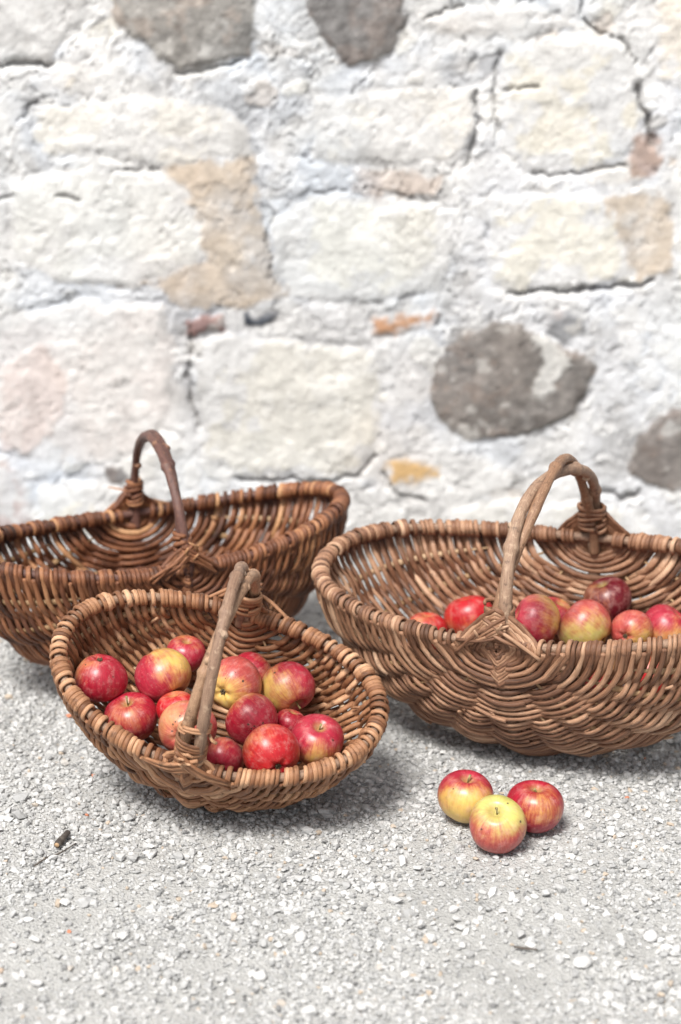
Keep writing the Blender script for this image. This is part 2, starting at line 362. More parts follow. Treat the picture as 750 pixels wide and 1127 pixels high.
    rn = 1-np.abs(n3.fbm(X*16+31, Z*24, 6, .72))*9; rn = np.clip(rn, 0, 1)**2
    rgb *= (1+.42*n2.fbm(X*60+4, Z*70, 5, .8)+.20*n1.fbm(X*14, Z*22, 5, .65)-.10*rn)[..., None]
    cool = sm(n3.fbm(X*7+60, Z*9+3, 4, .6), .02, .2)[..., None]*(sid < 0)[..., None]; rgb *= 1-cool*np.array([.10, .065, .01]); rgb = np.clip(rgb, .02, .84)  # mottled bluish shadow tint put into the mortar colour
    V = np.stack([X, YW-hgt, Z], -1)
    gy = np.gradient(V, axis=0); gx = np.gradient(V, axis=1); N = np.cross(gx, gy); N /= np.linalg.norm(N, axis=-1)[..., None]
    nz, nx = X.shape
    vi = np.arange(nz*nx).reshape(nz, nx)
    Fq = np.stack([vi[:-1, :-1], vi[:-1, 1:], vi[1:, 1:], vi[1:, :-1]], -1).reshape(-1, 4)
    fs = sid[:-1, :-1].ravel()
    t = NT('lime mortar and stone'); at = t.n('ShaderNodeAttribute', attribute_name='albedo')
    tc = t.n('ShaderNodeTexCoord').outputs['Object']
    g = t.noise(tc, 160, 5, .65); g2 = t.noise(tc, 34, 4, .6)
    c = t.mix(.7, at.outputs['Color'], t.ramp(t.math('MULTIPLY', t.math('ADD', g, g2), .5), [(.3, (.74, .73, .72)), (.62, (1.0, 1.0, 1.0))]), 'MULTIPLY')
    t.l(c, t.b.inputs['Base Color']); t.b.inputs['Roughness'].default_value = .92; t.b.inputs['Specular IOR Level'].default_value = .2
    t.bump(t.math('ADD', g, g2), .55, .004)
    Vf, Nf, Cf = V.reshape(-1, 3), N.reshape(-1, 3), rgb.reshape(-1, 3)
    root = empty('stone_wall', (0, YW, 0))
    tag(root, 'whitewashed rubble stone wall with cream blocks and dark fieldstones behind the baskets', 'wall')
    def piece(name, mask, lab=None):
        F_ = Fq[mask]
        if len(F_) < 12: return
        u, inv = np.unique(F_, return_inverse=True)
        o = mesh_obj(name, Vf[u]-np.array([0, YW, 0]), inv.reshape(-1, 4), t.m, root)
        o.data.normals_split_custom_set_from_vertices(Nf[u].tolist())
        ca = o.data.color_attributes.new('albedo', 'FLOAT_COLOR', 'POINT')
        ca.data.foreach_set('color', np.hstack([Cf[u], np.ones((len(u), 1))]).astype(np.float32).ravel())
        if lab: o['label'] = lab
    piece('mortar', fs < 0)
    for i, (pg, c, rel, kind, lab) in enumerate(stones):
        piece(kind.replace(' ', '_'), fs == i, lab)
    # the wall's thickness and its far side
    y0, y1, z0, z1 = .03, .50, -.06, 1.355
    b = np.array([(-3.2, y0, z0), (3.2, y0, z0), (3.2, y1, z0), (-3.2, y1, z0), (-3.2, y0, z1), (3.2, y0, z1), (3.2, y1, z1), (-3.2, y1, z1)])
    q = np.array([(0, 3, 2, 1), (4, 5, 6, 7), (0, 1, 5, 4), (2, 3, 7, 6), (1, 2, 6, 5), (3, 0, 4, 7)])
    t2 = NT('rough lime render'); t2.l(t2.ramp(t2.noise(t2.n('ShaderNodeTexCoord').outputs['Object'], 9, 5, .6), [(.3, (.5, .49, .47)), (.7, (.74, .73, .7))]), t2.b.inputs['Base Color'])
    t2.b.inputs['Roughness'].default_value = .9
    mesh_obj('wall_core', b, q, t2.m, root, smooth=False)
build_wall()

# ------------------------------------------------------------------ the ground
def build_ground():
    t = NT('compacted limestone dust'); tc = t.n('ShaderNodeTexCoord').outputs['Object']
    a = t.noise(tc, 9, 5, .6); b = t.noise(tc, 220, 5, .7); v = t.n('ShaderNodeTexVoronoi'); t.l(tc, v.inputs['Vector']); v.inputs['Scale'].default_value = 330
    c = t.ramp(t.math('ADD', t.math('MULTIPLY', a, .5), t.math('MULTIPLY', b, .5)), [(.32, (.33, .328, .318)), (.5, (.455, .453, .44)), (.68, (.56, .558, .545))])
    t.l(c, t.b.inputs['Base Color']); t.b.inputs['Roughness'].default_value = .95; t.b.inputs['Specular IOR Level'].default_value = .15
    t.bump(t.math('ADD', b, v.outputs['Distance']), .8, .003)
    V = np.array([(-120, -120, 0), (120, -120, 0), (120, 120, 0), (-120, 120, 0)]); mesh_obj('ground', V, [(0, 1, 2, 3)], t.m)
    tag(bpy.data.objects['ground'], kind='structure')
build_ground()

PHI = (1+5**.5)/2
ICO_V = np.array([(-1, PHI, 0), (1, PHI, 0), (-1, -PHI, 0), (1, -PHI, 0), (0, -1, PHI), (0, 1, PHI), (0, -1, -PHI), (0, 1, -PHI), (PHI, 0, -1), (PHI, 0, 1), (-PHI, 0, -1), (-PHI, 0, 1)])/math.hypot(1, PHI)
ICO_F = np.array([(0, 11, 5), (0, 5, 1), (0, 1, 7), (0, 7, 10), (0, 10, 11), (1, 5, 9), (5, 11, 4), (11, 10, 2), (10, 7, 6), (7, 1, 8), (3, 9, 4), (3, 4, 2), (3, 2, 6), (3, 6, 8), (3, 8, 9), (4, 9, 5), (2, 4, 11), (6, 2, 10), (8, 6, 7), (9, 8, 1)])
def gravel_mat():
    t = NT('crushed limestone gravel'); a = t.n('ShaderNodeAttribute', attribute_name='strand').outputs['Vector']
    sp = t.n('ShaderNodeSeparateXYZ'); t.l(a, sp.inputs[0])
    c = t.ramp(sp.outputs[2], [(0, (.17, .171, .172)), (.25, (.365, .367, .366)), (.6, (.51, .512, .510)), (.9, (.63, .628, .62)), (1, (.71, .71, .70))])
    c = t.mix(t.sstep(sp.outputs[1], .975, .99), c, (.50, .42, .34))
    c = t.mix(t.sstep(sp.outputs[1], .9996, .9997), c, (.55, .22, .13))
    tc = t.n('ShaderNodeTexCoord').outputs['Object']
    c = t.mix(.5, c, t.ramp(t.noise(tc, 380, 3, .6), [(.3, (.7, .69, .67)), (.65, (1, 1, 1))]), 'MULTIPLY')
    t.l(c, t.b.inputs['Base Color']); t.b.inputs['Roughness'].default_value = .88; t.b.inputs['Specular IOR Level'].default_value = .25
    return t.m
GM = gravel_mat()
def build_gravel():
    nz = Noise(9)
    def scatter(n, s0, s1, power, x0, x1, y0, y1, dens=None):
        x = rng.uniform(x0, x1, n); y = rng.uniform(y0, y1, n)
        s = s0+(s1-s0)*rng.random(n)**power
        if dens is not None:
            k = rng.random(n) < dens(x, y); x, y, s = x[k], y[k], s[k]
        return x, y, s
    bare = lambda x, y: 1-(.80-.25*sm(y, 1.9, 2.2))*sm(nz.fbm(x*5.0, y*5.0, 5, .6), .02, .12)
    sets = [scatter(110000, .0013, .0027, 1.2, -1.05, 1.05, 1.45, 3.05, lambda x, y: .25+.75*bare(x, y)),
            scatter(60000, .0021, .0042, 1.6, -1.05, 1.05, 1.45, 3.05, bare),
            scatter(1600, .0042, .0078, 2.4, -1.05, 1.05, 1.45, 3.05, lambda x, y: .3+.7*bare(x, y)),
            scatter(26000, .0022, .006, 1.5, -2.6, 2.6, .3, 3.05)]
    x, y, s = [np.concatenate([q[k] for q in sets]) for k in range(3)]
    n = len(x)
    ang = rng.uniform(0, 2*np.pi, n); tl = rng.normal(0, .35, n)
    jit = ICO_V[None]*(1+rng.normal(0, .20, (n, 12, 1)))+rng.normal(0, .07, (n, 12, 3))
    sc = np.stack([s*rng.uniform(.85, 1.35, n), s*rng.uniform(.7, 1.1, n), s*rng.uniform(.5, .9, n)], -1)
    q = jit*sc[:, None]
    ct, st_ = np.cos(tl)[:, None], np.sin(tl)[:, None]
    yy, zz = q[..., 1]*ct-q[..., 2]*st_, q[..., 1]*st_+q[..., 2]*ct
    ca, sa = np.cos(ang)[:, None], np.sin(ang)[:, None]
    V = np.stack([q[..., 0]*ca-yy*sa+x[:, None], q[..., 0]*sa+yy*ca+y[:, None], zz+(s*rng.uniform(.0, .85, n))[:, None]], -1).reshape(-1, 3)
    Fx = (ICO_F[None]+(np.arange(n)*12)[:, None, None]).reshape(-1, 3)
    tint = np.clip(rng.beta(2.2, 2.0, n)+np.where(s > .004, .12, 0), 0, 1); od = rng.random(n)
    A = np.repeat(np.stack([x, od, tint], -1), 12, axis=0)
    o = mesh_obj('gravel', V, None, GM, None, A, False, Fx)
    tag(o, 'pale grey crushed limestone gravel covering the ground', 'gravel', kind='stuff')
build_gravel()

# ------------------------------------------------------------------ baskets
def rotm(ax, d): return np.array(Matrix.Rotation(math.radians(d), 3, ax))
class Hull:
    def __init__(s, L, W, D, q, cx, cy, yaw, tilt, roll, skew=0, zlift=.006, qs=None, rise=0):
        s.rise = rise
        s.L, s.W, s.D, s.q, s.skew, s.qs = L, W, D, q, skew, qs or q
        s.M = rotm('Z', yaw)@rotm('X', tilt)@rotm('Y', roll)
        v = np.linspace(-1, 1, 41); ph = np.linspace(0, np.pi, 41)
        z = (s.P(ph[None], v[:, None])@s.M.T)[..., 2].min()
        s.off = np.array([cx, cy, -z+zlift])
    def P(s, ph, v):
        ph, v = np.broadcast_arrays(np.asarray(ph, float), np.asarray(v, float))
        c = np.maximum(1-abs(v)**s.q, 0)**(1/s.q)
        cs = np.sign(np.cos(ph))*abs(np.cos(ph))**(2/s.qs); sn = abs(np.sin(ph))**(2/s.qs)
        return np.stack([s.L*c*cs+s.skew*s.W*v, s.W*v, -s.D*c*sn+s.rise*(c*cs)**2], -1)
    def N(s, P):
        x = P[..., 0]-s.skew*P[..., 1]; P = P-np.stack([0*x, 0*x, s.rise*(x/s.L)**2], -1)
        g = np.stack([abs(x/s.L)**(s.q-1)*np.sign(x)/s.L, abs(P[..., 1]/s.W)**(s.q-1)*np.sign(P[..., 1])/s.W, -abs(P[..., 2]/s.D)**(s.q-1)/s.D], -1)
        return g/(np.linalg.norm(g, axis=-1)[..., None]+1e-12)
    def world(s, p): return np.asarray(p)@s.M.T+s.off

def basket(hull, mats, label, spacing, sw, nrib_gap, rods, handle_pts, seed, rim_r=.0075, mat_rod='bark_tan', lash=(.052, 8), handle_mat=None, handle_mat2='bark_grey', rod_r=.010, group=None):
    r = random.Random(seed); h = hull
    root = empty('wicker_basket'); root.matrix_world = Matrix.Translation(Vector(h.off)) @ Matrix(h.M.tolist()).to_4x4()
    tag(root, label, 'basket', 'willow frame baskets on the gravel')
    wm = WM[mats]
    nseg = nrib_gap*2; phis = np.arange(1, nseg)*np.pi/nseg; mid = nrib_gap-1
    # arc length along the rim gives the rows
    vv = np.sin(np.linspace(-np.pi/2, np.pi/2, 4001)); R0 = h.P(0, vv); R1 = h.P(np.pi/2, vv)
    ds = .62*np.linalg.norm(np.diff(R0, axis=0), axis=1)+.38*np.linalg.norm(np.diff(R1, axis=0), axis=1)*(h.L/h.D)**.5
    S = np.concatenate([[0], np.cumsum(ds)]); n = int(S[-1]/spacing)
    vk = np.interp((np.arange(n)+.5)/n*S[-1], S, vv)
    cfun = lambda v: (1-abs(v)**h.q)**(1/h.q)
    body = Tubes(); wraps = Tubes()
    NT_ = 9
    for k, v0 in enumerate(vk):
        c = cfun(v0)
        if c < .07: continue
        vn = vk[min(k+1, n-1)] if v0 < vk[-1] else v0
        dv = abs(vk[min(k+1, n-1)]-vk[max(k-1, 0)])/2
        act = [j for j in range(nseg-1) if j == mid or (c > .30 and (j-mid) % 2 == 0) or c > .52]
        if c < .2: act = [mid]
        ph = np.concatenate([[0.03], phis[act], [np.pi-.03]])
        jit = r.uniform(-.10, .10)
        vj = [v0+dv*(jit+r.uniform(-.28, .28)) for _ in ph]
        vj = np.clip(vj, -.997, .997)
        K = h.P(ph, vj); Nn = h.N(K)
        amp = np.full(len(ph), .0060*min(1, .45+c)); amp[0] = amp[-1] = 0
        sgn = np.array([(1 if (i+k) % 2 == 0 else -1) for i in range(len(ph))], float)
        sgn[0] = sgn[-1] = 1
        amp = amp*(1+np.array([r.uniform(-.2, .25) for _ in ph]))
        amp[0] = amp[-1] = rim_r+.004
        hoop_i = act.index(mid)+1; amp[hoop_i] += .003
        # stations between the rods: straight (taut) with a cosine swap of side
        pts = []; nrm = []; wid = []
        for i in range(len(ph)-1):
            for t in np.linspace(0, 1, NT_, endpoint=False):
                o0, o1 = sgn[i]*amp[i], sgn[i+1]*amp[i+1]; w = (1-math.cos(math.pi*t))/2
                blend = .62 if c > .52 else .12                                    # partly taut between rods
                pt = h.P(ph[i]*(1-t)+ph[i+1]*t, vj[i]*(1-t)+vj[i+1]*t)
                pl = K[i]*(1-t)+K[i+1]*t; base = pt*(1-blend)+pl*blend
                nn = Nn[i]*(1-t)+Nn[i+1]*t; nn /= np.linalg.norm(nn)
                pts.append(base+nn*(o0*(1-w)+o1*w)); nrm.append(nn)
                pa = ph[i]*(1-t)+ph[i+1]*t
                wid.append(np.linalg.norm(h.P(pa, min(v0+dv*.5, .999))-h.P(pa, max(v0-dv*.5, -.999)))*(1.25 if c < .4 else 1))
        pts.append(K[-1]+Nn[-1]*amp[-1]); nrm.append(Nn[-1]); wid.append(wid[-1])
        pts = np.array(pts); nrm = np.array(nrm); wid = np.clip(np.array(wid)*.5*1.36, .0021, sw*(1.4 if c < .5 else 1.26))
        for _ in range(2):
            pts[1:-1] = .25*pts[:-2]+.5*pts[1:-1]+.25*pts[2:]
        wob = np.array([r.gauss(0, 1) for _ in range(len(pts))]); wob = np.convolve(wob, np.ones(7)/7, 'same')*.0012
        pts = pts+nrm*wob[:, None]
        # turns over the rim at both ends
        def wrap(end):
            s_ = 1 if end == 0 else -1
            Rp = h.P(0 if end == 0 else np.pi, v0); v1 = np.clip(v0+dv*.8*(r.uniform(.6, 1.1)), -.999, .999); R2 = h.P(0 if end == 0 else np.pi, v1); Rp = Rp+r.uniform(-.0012, .0012)*np.array([0, 0, 1.])
            out = h.N(Rp+np.array([s_*1e-6, 0, -1e-6])); out[2] = 0; out /= np.linalg.norm(out)
            up = np.array([0, 0, 1.]); rr = rim_r+.0020+r.uniform(0, .0022); P_ = []; N_ = []
            for a in np.radians([-38, -12, 15, 42, 70, 98, 126, 154, 182, 212, 240]):
                f_ = (a+.66)/4.9; d = out*math.cos(a)+up*math.sin(a)*.95
                P_.append(Rp*(1-f_)+R2*f_+d*rr); N_.append(d)
            return np.array(P_), np.array(N_)
        a0, n0 = wrap(0); a1, n1 = wrap(1)
        bare_ = k % 2 and r.random() < .45
        if bare_: a0, n0, a1, n1 = a0[:2], n0[:2], a1[:2], n1[:2]
        cut = 4
        full = np.vstack([a0[::-1], pts[cut:-cut], a1]); fn = np.vstack([n0[::-1], nrm[cut:-cut], n1])
        rwd = spacing*.60*r.uniform(.82, 1.25)
        if bare_: rwd = sw*.8
        fw = np.concatenate([np.full(len(a0), rwd), wid[cut:-cut], np.full(len(a1), rwd)])
        fw = np.convolve(np.pad(fw, 3, 'edge'), np.ones(7)/7, 'valid')*r.uniform(.84, 1.10)
        ft = np.clip(fw*.70, .0017, .0026)
        tn = np.clip(r.betavariate(2.3, 2.6), 0, 1)
        if r.random() < .04: tn = 1.0
        # long rows are pieced from two rods
        if r.random() < .55 and len(full) > 60:
            m = r.randint(24, len(full)-24)
            body.add(full[:m+5], fn[:m+5], ft[:m+5], fw[:m+5], tn, 7, lump=.04)
            e = full[m-5:].copy(); e[:9] += fn[m-5:m+4]*np.linspace(.0030, 0, 9)[:, None]
            body.add(e, fn[m-5:], ft[m-5:], fw[m-5:], np.clip(tn+r.uniform(-.25, .25), 0, 1), 7, lump=.04)
        else: body.add(full, fn, ft, fw, tn, 7, lump=.04)
    # frayed rod ends sticking out
    for _ in range(int(n*.35)):
        v0 = r.uniform(-.9, .9); p0 = r.choice(list(phis))+r.uniform(-.1, .1)
        sg = r.choice((-1, 1)); a = h.P(p0, v0); b = h.P(p0+.12*r.choice((-1, 1)), np.clip(v0+r.uniform(-.06, .06), -.99, .99)); na = h.N(a)
        d = b-a; d = d/np.linalg.norm(d)*r.uniform(.008, .02)
        body.add(np.array([a+na*sg*.002, a+d*.5+na*sg*.006, a+d+na*sg*(.0075+r.uniform(0, .003))]), None, np.array([.0022, .002, .0016]), None, r.uniform(.5, 1), 6)
    body.build('woven_body', wm, root)
    # lengthwise rods (ribs)
    for j, p in enumerate(phis):
        if j == mid: continue
        prim = (j-mid) % 2 == 0; cm = .27 if prim else .50
        v1 = (1-cm**h.q)**(1/h.q); v = np.linspace(-v1, v1, 60); T = Tubes()
        rr = .0036*np.clip((v1-abs(v))/.08, .35, 1)
        pp = h.P(p, v); T.add(pp, h.N(pp), rr*.85, rr*1.25, r.uniform(.5, .95), 8, lump=.03); T.build('rib', WM['split'], root)
    a = np.linspace(0, 2*np.pi, 141); v = np.sin(a); T = Tubes()
    pr_ = np.where((np.cos(a) >= 0)[:, None], h.P(0, v), h.P(np.pi, v))
    T.add(pr_, np.tile([0, 0, 1.], (141, 1)), rim_r*.93, rim_r*.93, .55, 10, caps=False, lump=.02); T.build('rim', WM[mat_rod], root)
    T = Tubes(); v = np.sin(np.linspace(-np.pi/2, np.pi/2, 61)); pp = h.P(np.pi/2, v)
    T.add(pp, h.N(pp), .0055, .0085, .5, 10, lump=.03); T.build('keel_rod', WM[mat_rod], root)
    # handle
    hd = empty('handle'); hd.parent = root
    for hi, (rp, rad, sd) in enumerate(handle_pts):
        T = Tubes(); c_ = catmull(rp, 10); m_ = len(c_)
        rads = np.interp(np.linspace(0, 1, m_), np.linspace(0, 1, len(rad)), rad) if hasattr(rad, '__len__') else np.full(m_, rad)
        kn = np.zeros(m_)
        for _ in range(3): kn += .0022*np.exp(-((np.arange(m_)-r.uniform(6, m_-6))/1.6)**2)
        T.add(c_, None, rads+kn, None, sd, 14, lump=.025)
        for _ in range(2):                                                    # twig scars
            i = r.randint(m_//5, m_-m_//5); tdir = np.array([r.uniform(-1, 1), -1.0, r.uniform(-.3, .6)]); tdir /= np.linalg.norm(tdir)
            T.add(np.array([c_[i], c_[i]+tdir*(rads[i]+.002), c_[i]+tdir*(rads[i]+.0045)]), None, np.array([.006, .0045, .0035]), None, 1.0, 8)
        T.build('handle_rod', WM[handle_mat if hi else (handle_mat2 or handle_mat)], hd)
    # god's-eye lashing where rim, keel and handle cross
    for e in (-1, 1):
        T = Tubes(); node = h.P(np.pi/2, e); node = np.array([h.skew*h.W*e, h.W*e, 0]); out = np.array([0, e, 0.])
        RL, nl = lash
        for i in range(nl):
            q = (i+.6)/nl; R = RL*q
            def on_rim(x):
                cc = min(abs(x)/h.L, 1); v = (1-cc**h.q)**(1/h.q)*e; return np.array([x+h.skew*h.W*v, h.W*v, 0])
            def on_keel(z):
                cc = min(abs(z)/h.D, 1); v = (1-cc**h.q)**(1/h.q)*e; return np.array([h.skew*h.W*v, h.W*v, z])
            hz = R*.95
            A = on_rim(R)+out*(rim_r*1.25)+[0, 0, .000]; B = on_keel(-R*.95)+out*.0125; Cc = on_rim(-R)+out*(rim_r*1.25); Dd = node+np.array([0, -e*hz*.12, hz])+out*.014
            k4 = [A, B, Cc, Dd]; ring = []; nn = []
            for m in range(4):
                a_, b_ = k4[m], k4[(m+1) % 4]
                for t in np.linspace(0, 1, 8, endpoint=False):
                    p = a_*(1-t)+b_*t; sag = math.sin(math.pi*t); p = p-out*sag*(.006*q+.003)+(p-node)*sag*.05; ring.append(p); nn.append(out)
            ring = np.array(ring); ring = np.vstack([ring, ring[:3]]); nn = np.array(nn+nn[:3])
            nn = nn+.9*(ring-node)/(np.linalg.norm(ring-node, axis=1)[:, None]+.01)*q*.4
            ring = ring+np.array([[r.gauss(0, .0004) for _ in range(3)] for _ in ring])
            start = r.randint(0, 3)*8; ring = np.roll(ring[:-3], -start, 0); nn = np.roll(nn[:-3], -start, 0)
            T.add(np.vstack([ring, ring[:2]]), np.vstack([nn, nn[:2]]), .0022, .0033, r.betavariate(2.4, 2.2), 7, lump=.04)
        # turns round the foot of the handle
        foot = node+np.array([0, -e*.002, 0])
        for i in range(6):
            z = .016+i*.0058; a = np.linspace(0, 2*np.pi, 22)+r.uniform(0, 6); rx = rods[0]*(1.03+.02*r.random()); ry = rods[1]*1.1
            P_ = np.stack([foot[0]+rx*np.cos(a), foot[1]-e*z*.1+ry*np.sin(a), z+.003*np.sin(a+i)+(a-a[0])*.0009], -1)
            N_ = np.stack([np.cos(a), np.sin(a), 0*a], -1)
            T.add(P_, N_, .0021, .0031, r.betavariate(2.4, 2.2), 7, lump=.04)
        # diagonal tails tucked away under the wraps
        for i in range(9):
            sx = r.choice((-1, 1)); z0 = r.uniform(.018, .046); x1 = sx*r.uniform(.025, .055)
            p0 = node+np.array([-sx*rods[0]*.8, 0, z0])+out*(.014); p1 = node+np.array([x1*.35, 0, z0*.6])+out*.019; cc = abs(x1)/h.L
            p2 = np.array([x1+h.skew*h.W*e, h.W*(1-cc**h.q)**(1/h.q)*e, r.uniform(-.012, .006)])+out*.011
            T.add(catmull([p0, p1, p2], 6), None, .0024, None, r.betavariate(2.4, 2.0), 7)
        for i in range(3):
            p0 = node+np.array([r.uniform(-.02, .02), 0, r.uniform(.01, .04)])+out*.016
            T.add(np.array([p0, p0+[r.uniform(-.012, .012), e*.004, .010], p0+[r.uniform(-.02, .02), e*.009, .018]]), None, np.array([.0021, .002, .0012]), None, .95, 6)
        T.build('lashing', wm, root)
    return root

def hoop(W, skew, hh, a0, a1, n, twist=0, sep=.010, phase=0, xbow=0, splay=0, flat=1.0, foot=-.03):
    pts = []
    for a in np.linspace(a0, a1, n):
        ar = math.radians(a); y = -W*math.cos(ar); z = hh*math.sin(ar)**flat
        f = (a-a0)/(a1-a0); sp_ = sep*(1+splay*(1-f)**3); tw = phase+twist*f*2*math.pi
        nr = np.array([0, -math.cos(ar), math.sin(ar)])
        pts.append(np.array([skew*y, y, z])+np.array([1, 0, 0])*(math.cos(tw)*sp_+xbow*math.sin(math.pi*f))+nr*math.sin(tw)*sp_)
    p0 = pts[0]+np.array([0, 0, foot]); p1 = pts[-1]+np.array([0, 0, foot])
    return [p0]+pts+[p1]

SB = .005
big = Hull(.297, .160, .207, 2.35, .265, 2.343, -22.4, 5.1, -3.0, skew=.084, qs=2.05, rise=.023)
small = Hull(.195, .120, .162, 2.09, -.146, 2.159, -16.3, 26, 13.8, skew=-.007, qs=1.85, rise=.019)
back = Hull(.274, .130, .193, 1.95, -.249, 2.551, 25.3, -1.8, 0, skew=.088, qs=2.12, rise=.028)
basket(big, 'grey', 'largest wicker basket, grey brown, with a tall twisted handle, standing on the right', .0055, .0038, 6, (.017, .0105),
       [(hoop(.160, .084, .160, 4, 176, 15, 1.3, .0072, 0.0, .010), (.0080, .0074, .0066), .66), (hoop(.160, .084, .160, 4, 176, 15, 1.3, .0072, math.pi, .010), (.0072, .0065, .0060), .42)], 3, .0066, 'bark_grey', (.056, 11), 'bark_tan')
basket(small, 'warm', 'smallest basket, tilted forward and heaped with apples, front left', .0053, .0035, 6, (.017, .0105),
       [(hoop(.120, -.007, .168, 3, 177, 15, .62, .0072, -0.1, SB, .45), (.0073, .0067, .0060), .5), (hoop(.120, -.007, .168, 3, 177, 15, .62, .0072, math.pi-.1, SB, .45), (.0075, .0070, .0062), .72)], 4, .0060, 'bark_grey', (.040, 8), 'bark_tan')
basket(back, 'dark', 'empty dark brown basket standing nearest the wall on the left', .0057, .0036, 6, (.0105, .009),
       [(hoop(.130, .088, .148, 4, 176, 15, .6, .0048, 1.2), (.0066, .0060, .0050), .5), (hoop(.130, .088, .148, 4, 176, 15, .6, .0048, math.pi+1.2), (.0062, .0056, .0048), .3)], 5, .0066, 'bark_red', (.042, 8), 'bark_red', 'bark_red')
def handle_tie(root, h, ang, rx, ry, xo):
    a = math.radians(ang); c = np.array([xo, -h.W*math.cos(a), .172*math.sin(a)]); tn = np.array([0, math.sin(a), math.cos(a)]); nr = np.array([0, -math.cos(a), math.sin(a)])
    T = Tubes()
    for k in range(2):
        q = np.linspace(0, 6.6, 26)+k*2; P_ = c+np.outer(np.cos(q)*rx, [1, 0, 0])+np.outer(np.sin(q)*ry, nr)+np.outer(q*.0012-.004*k+.003*np.cos(q), tn)
        T.add(P_, None, .0021, None, .75, 7, lump=.04)
    q = np.linspace(0, 1, 6)[:, None]; T.add(c-tn*.004+np.array([rx, 0, 0])-nr*ry*.4+q*np.array([.010, -.004, -.006])+np.sin(q*3)*.004*nr, None, .002, None, .8, 7)
    T.build('tie', WM['warm'], root)
small_root = [o for o in COL.objects if o.name.startswith('wicker_basket')][1]
handle_tie(small_root, small, 22, .0175, .0100, SB*.35)

# ------------------------------------------------------------------ apples
def apple_mesh(R, seed, tall=.90):
    r = random.Random(seed); nt, na = 40, 48
    t = np.linspace(0, np.pi, nt+1)[1:-1]; a = np.arange(na)/na*2*np.pi
    T, A = np.meshgrid(t, a, indexing='ij')
    rho = np.sin(T)**.86*(1+.07*np.cos(T)); z = tall*np.cos(T)
    z = z-.30*np.exp(-(rho/.27)**2)*(T < np.pi/2)+.20*np.exp(-(rho/.23)**2)*(T > np.pi/2)
    k = r.uniform(0, 6); lob = 1+.020*np.cos(5*A+k)*np.clip(-np.cos(T)+.3, 0, 1)+.02*np.cos(2*A+r.uniform(0, 6))+.015*np.cos(3*A+r.uniform(0, 6))
    z = z+.03*np.cos(5*A+k)*np.exp(-((rho-.33)/.2)**2)*(T > np.pi/2)+.04*np.cos(A+r.uniform(0, 6))*rho
    V = np.stack([rho*np.cos(A)*lob, rho*np.sin(A)*lob, z], -1).reshape(-1, 3)*R
    n = nt-1; i = np.arange(n-1)[:, None]*na; j = np.arange(na)[None]; kk = (j+1) % na
    F = np.stack([i+j, i+na+j, i+na+kk, i+kk], -1).reshape(-1, 4)
    top = np.array([0, 0, (tall-.30)*R]); bot = np.array([0, 0, -(tall-.20)*R]); m = len(V)
    jj = np.arange(na); k2 = (jj+1) % na; e = (n-1)*na
    tr = np.vstack([np.stack([np.full(na, m), jj, k2], -1), np.stack([np.full(na, m+1), e+k2, e+jj], -1)])
    return np.vstack([V, top, bot]), F, tr
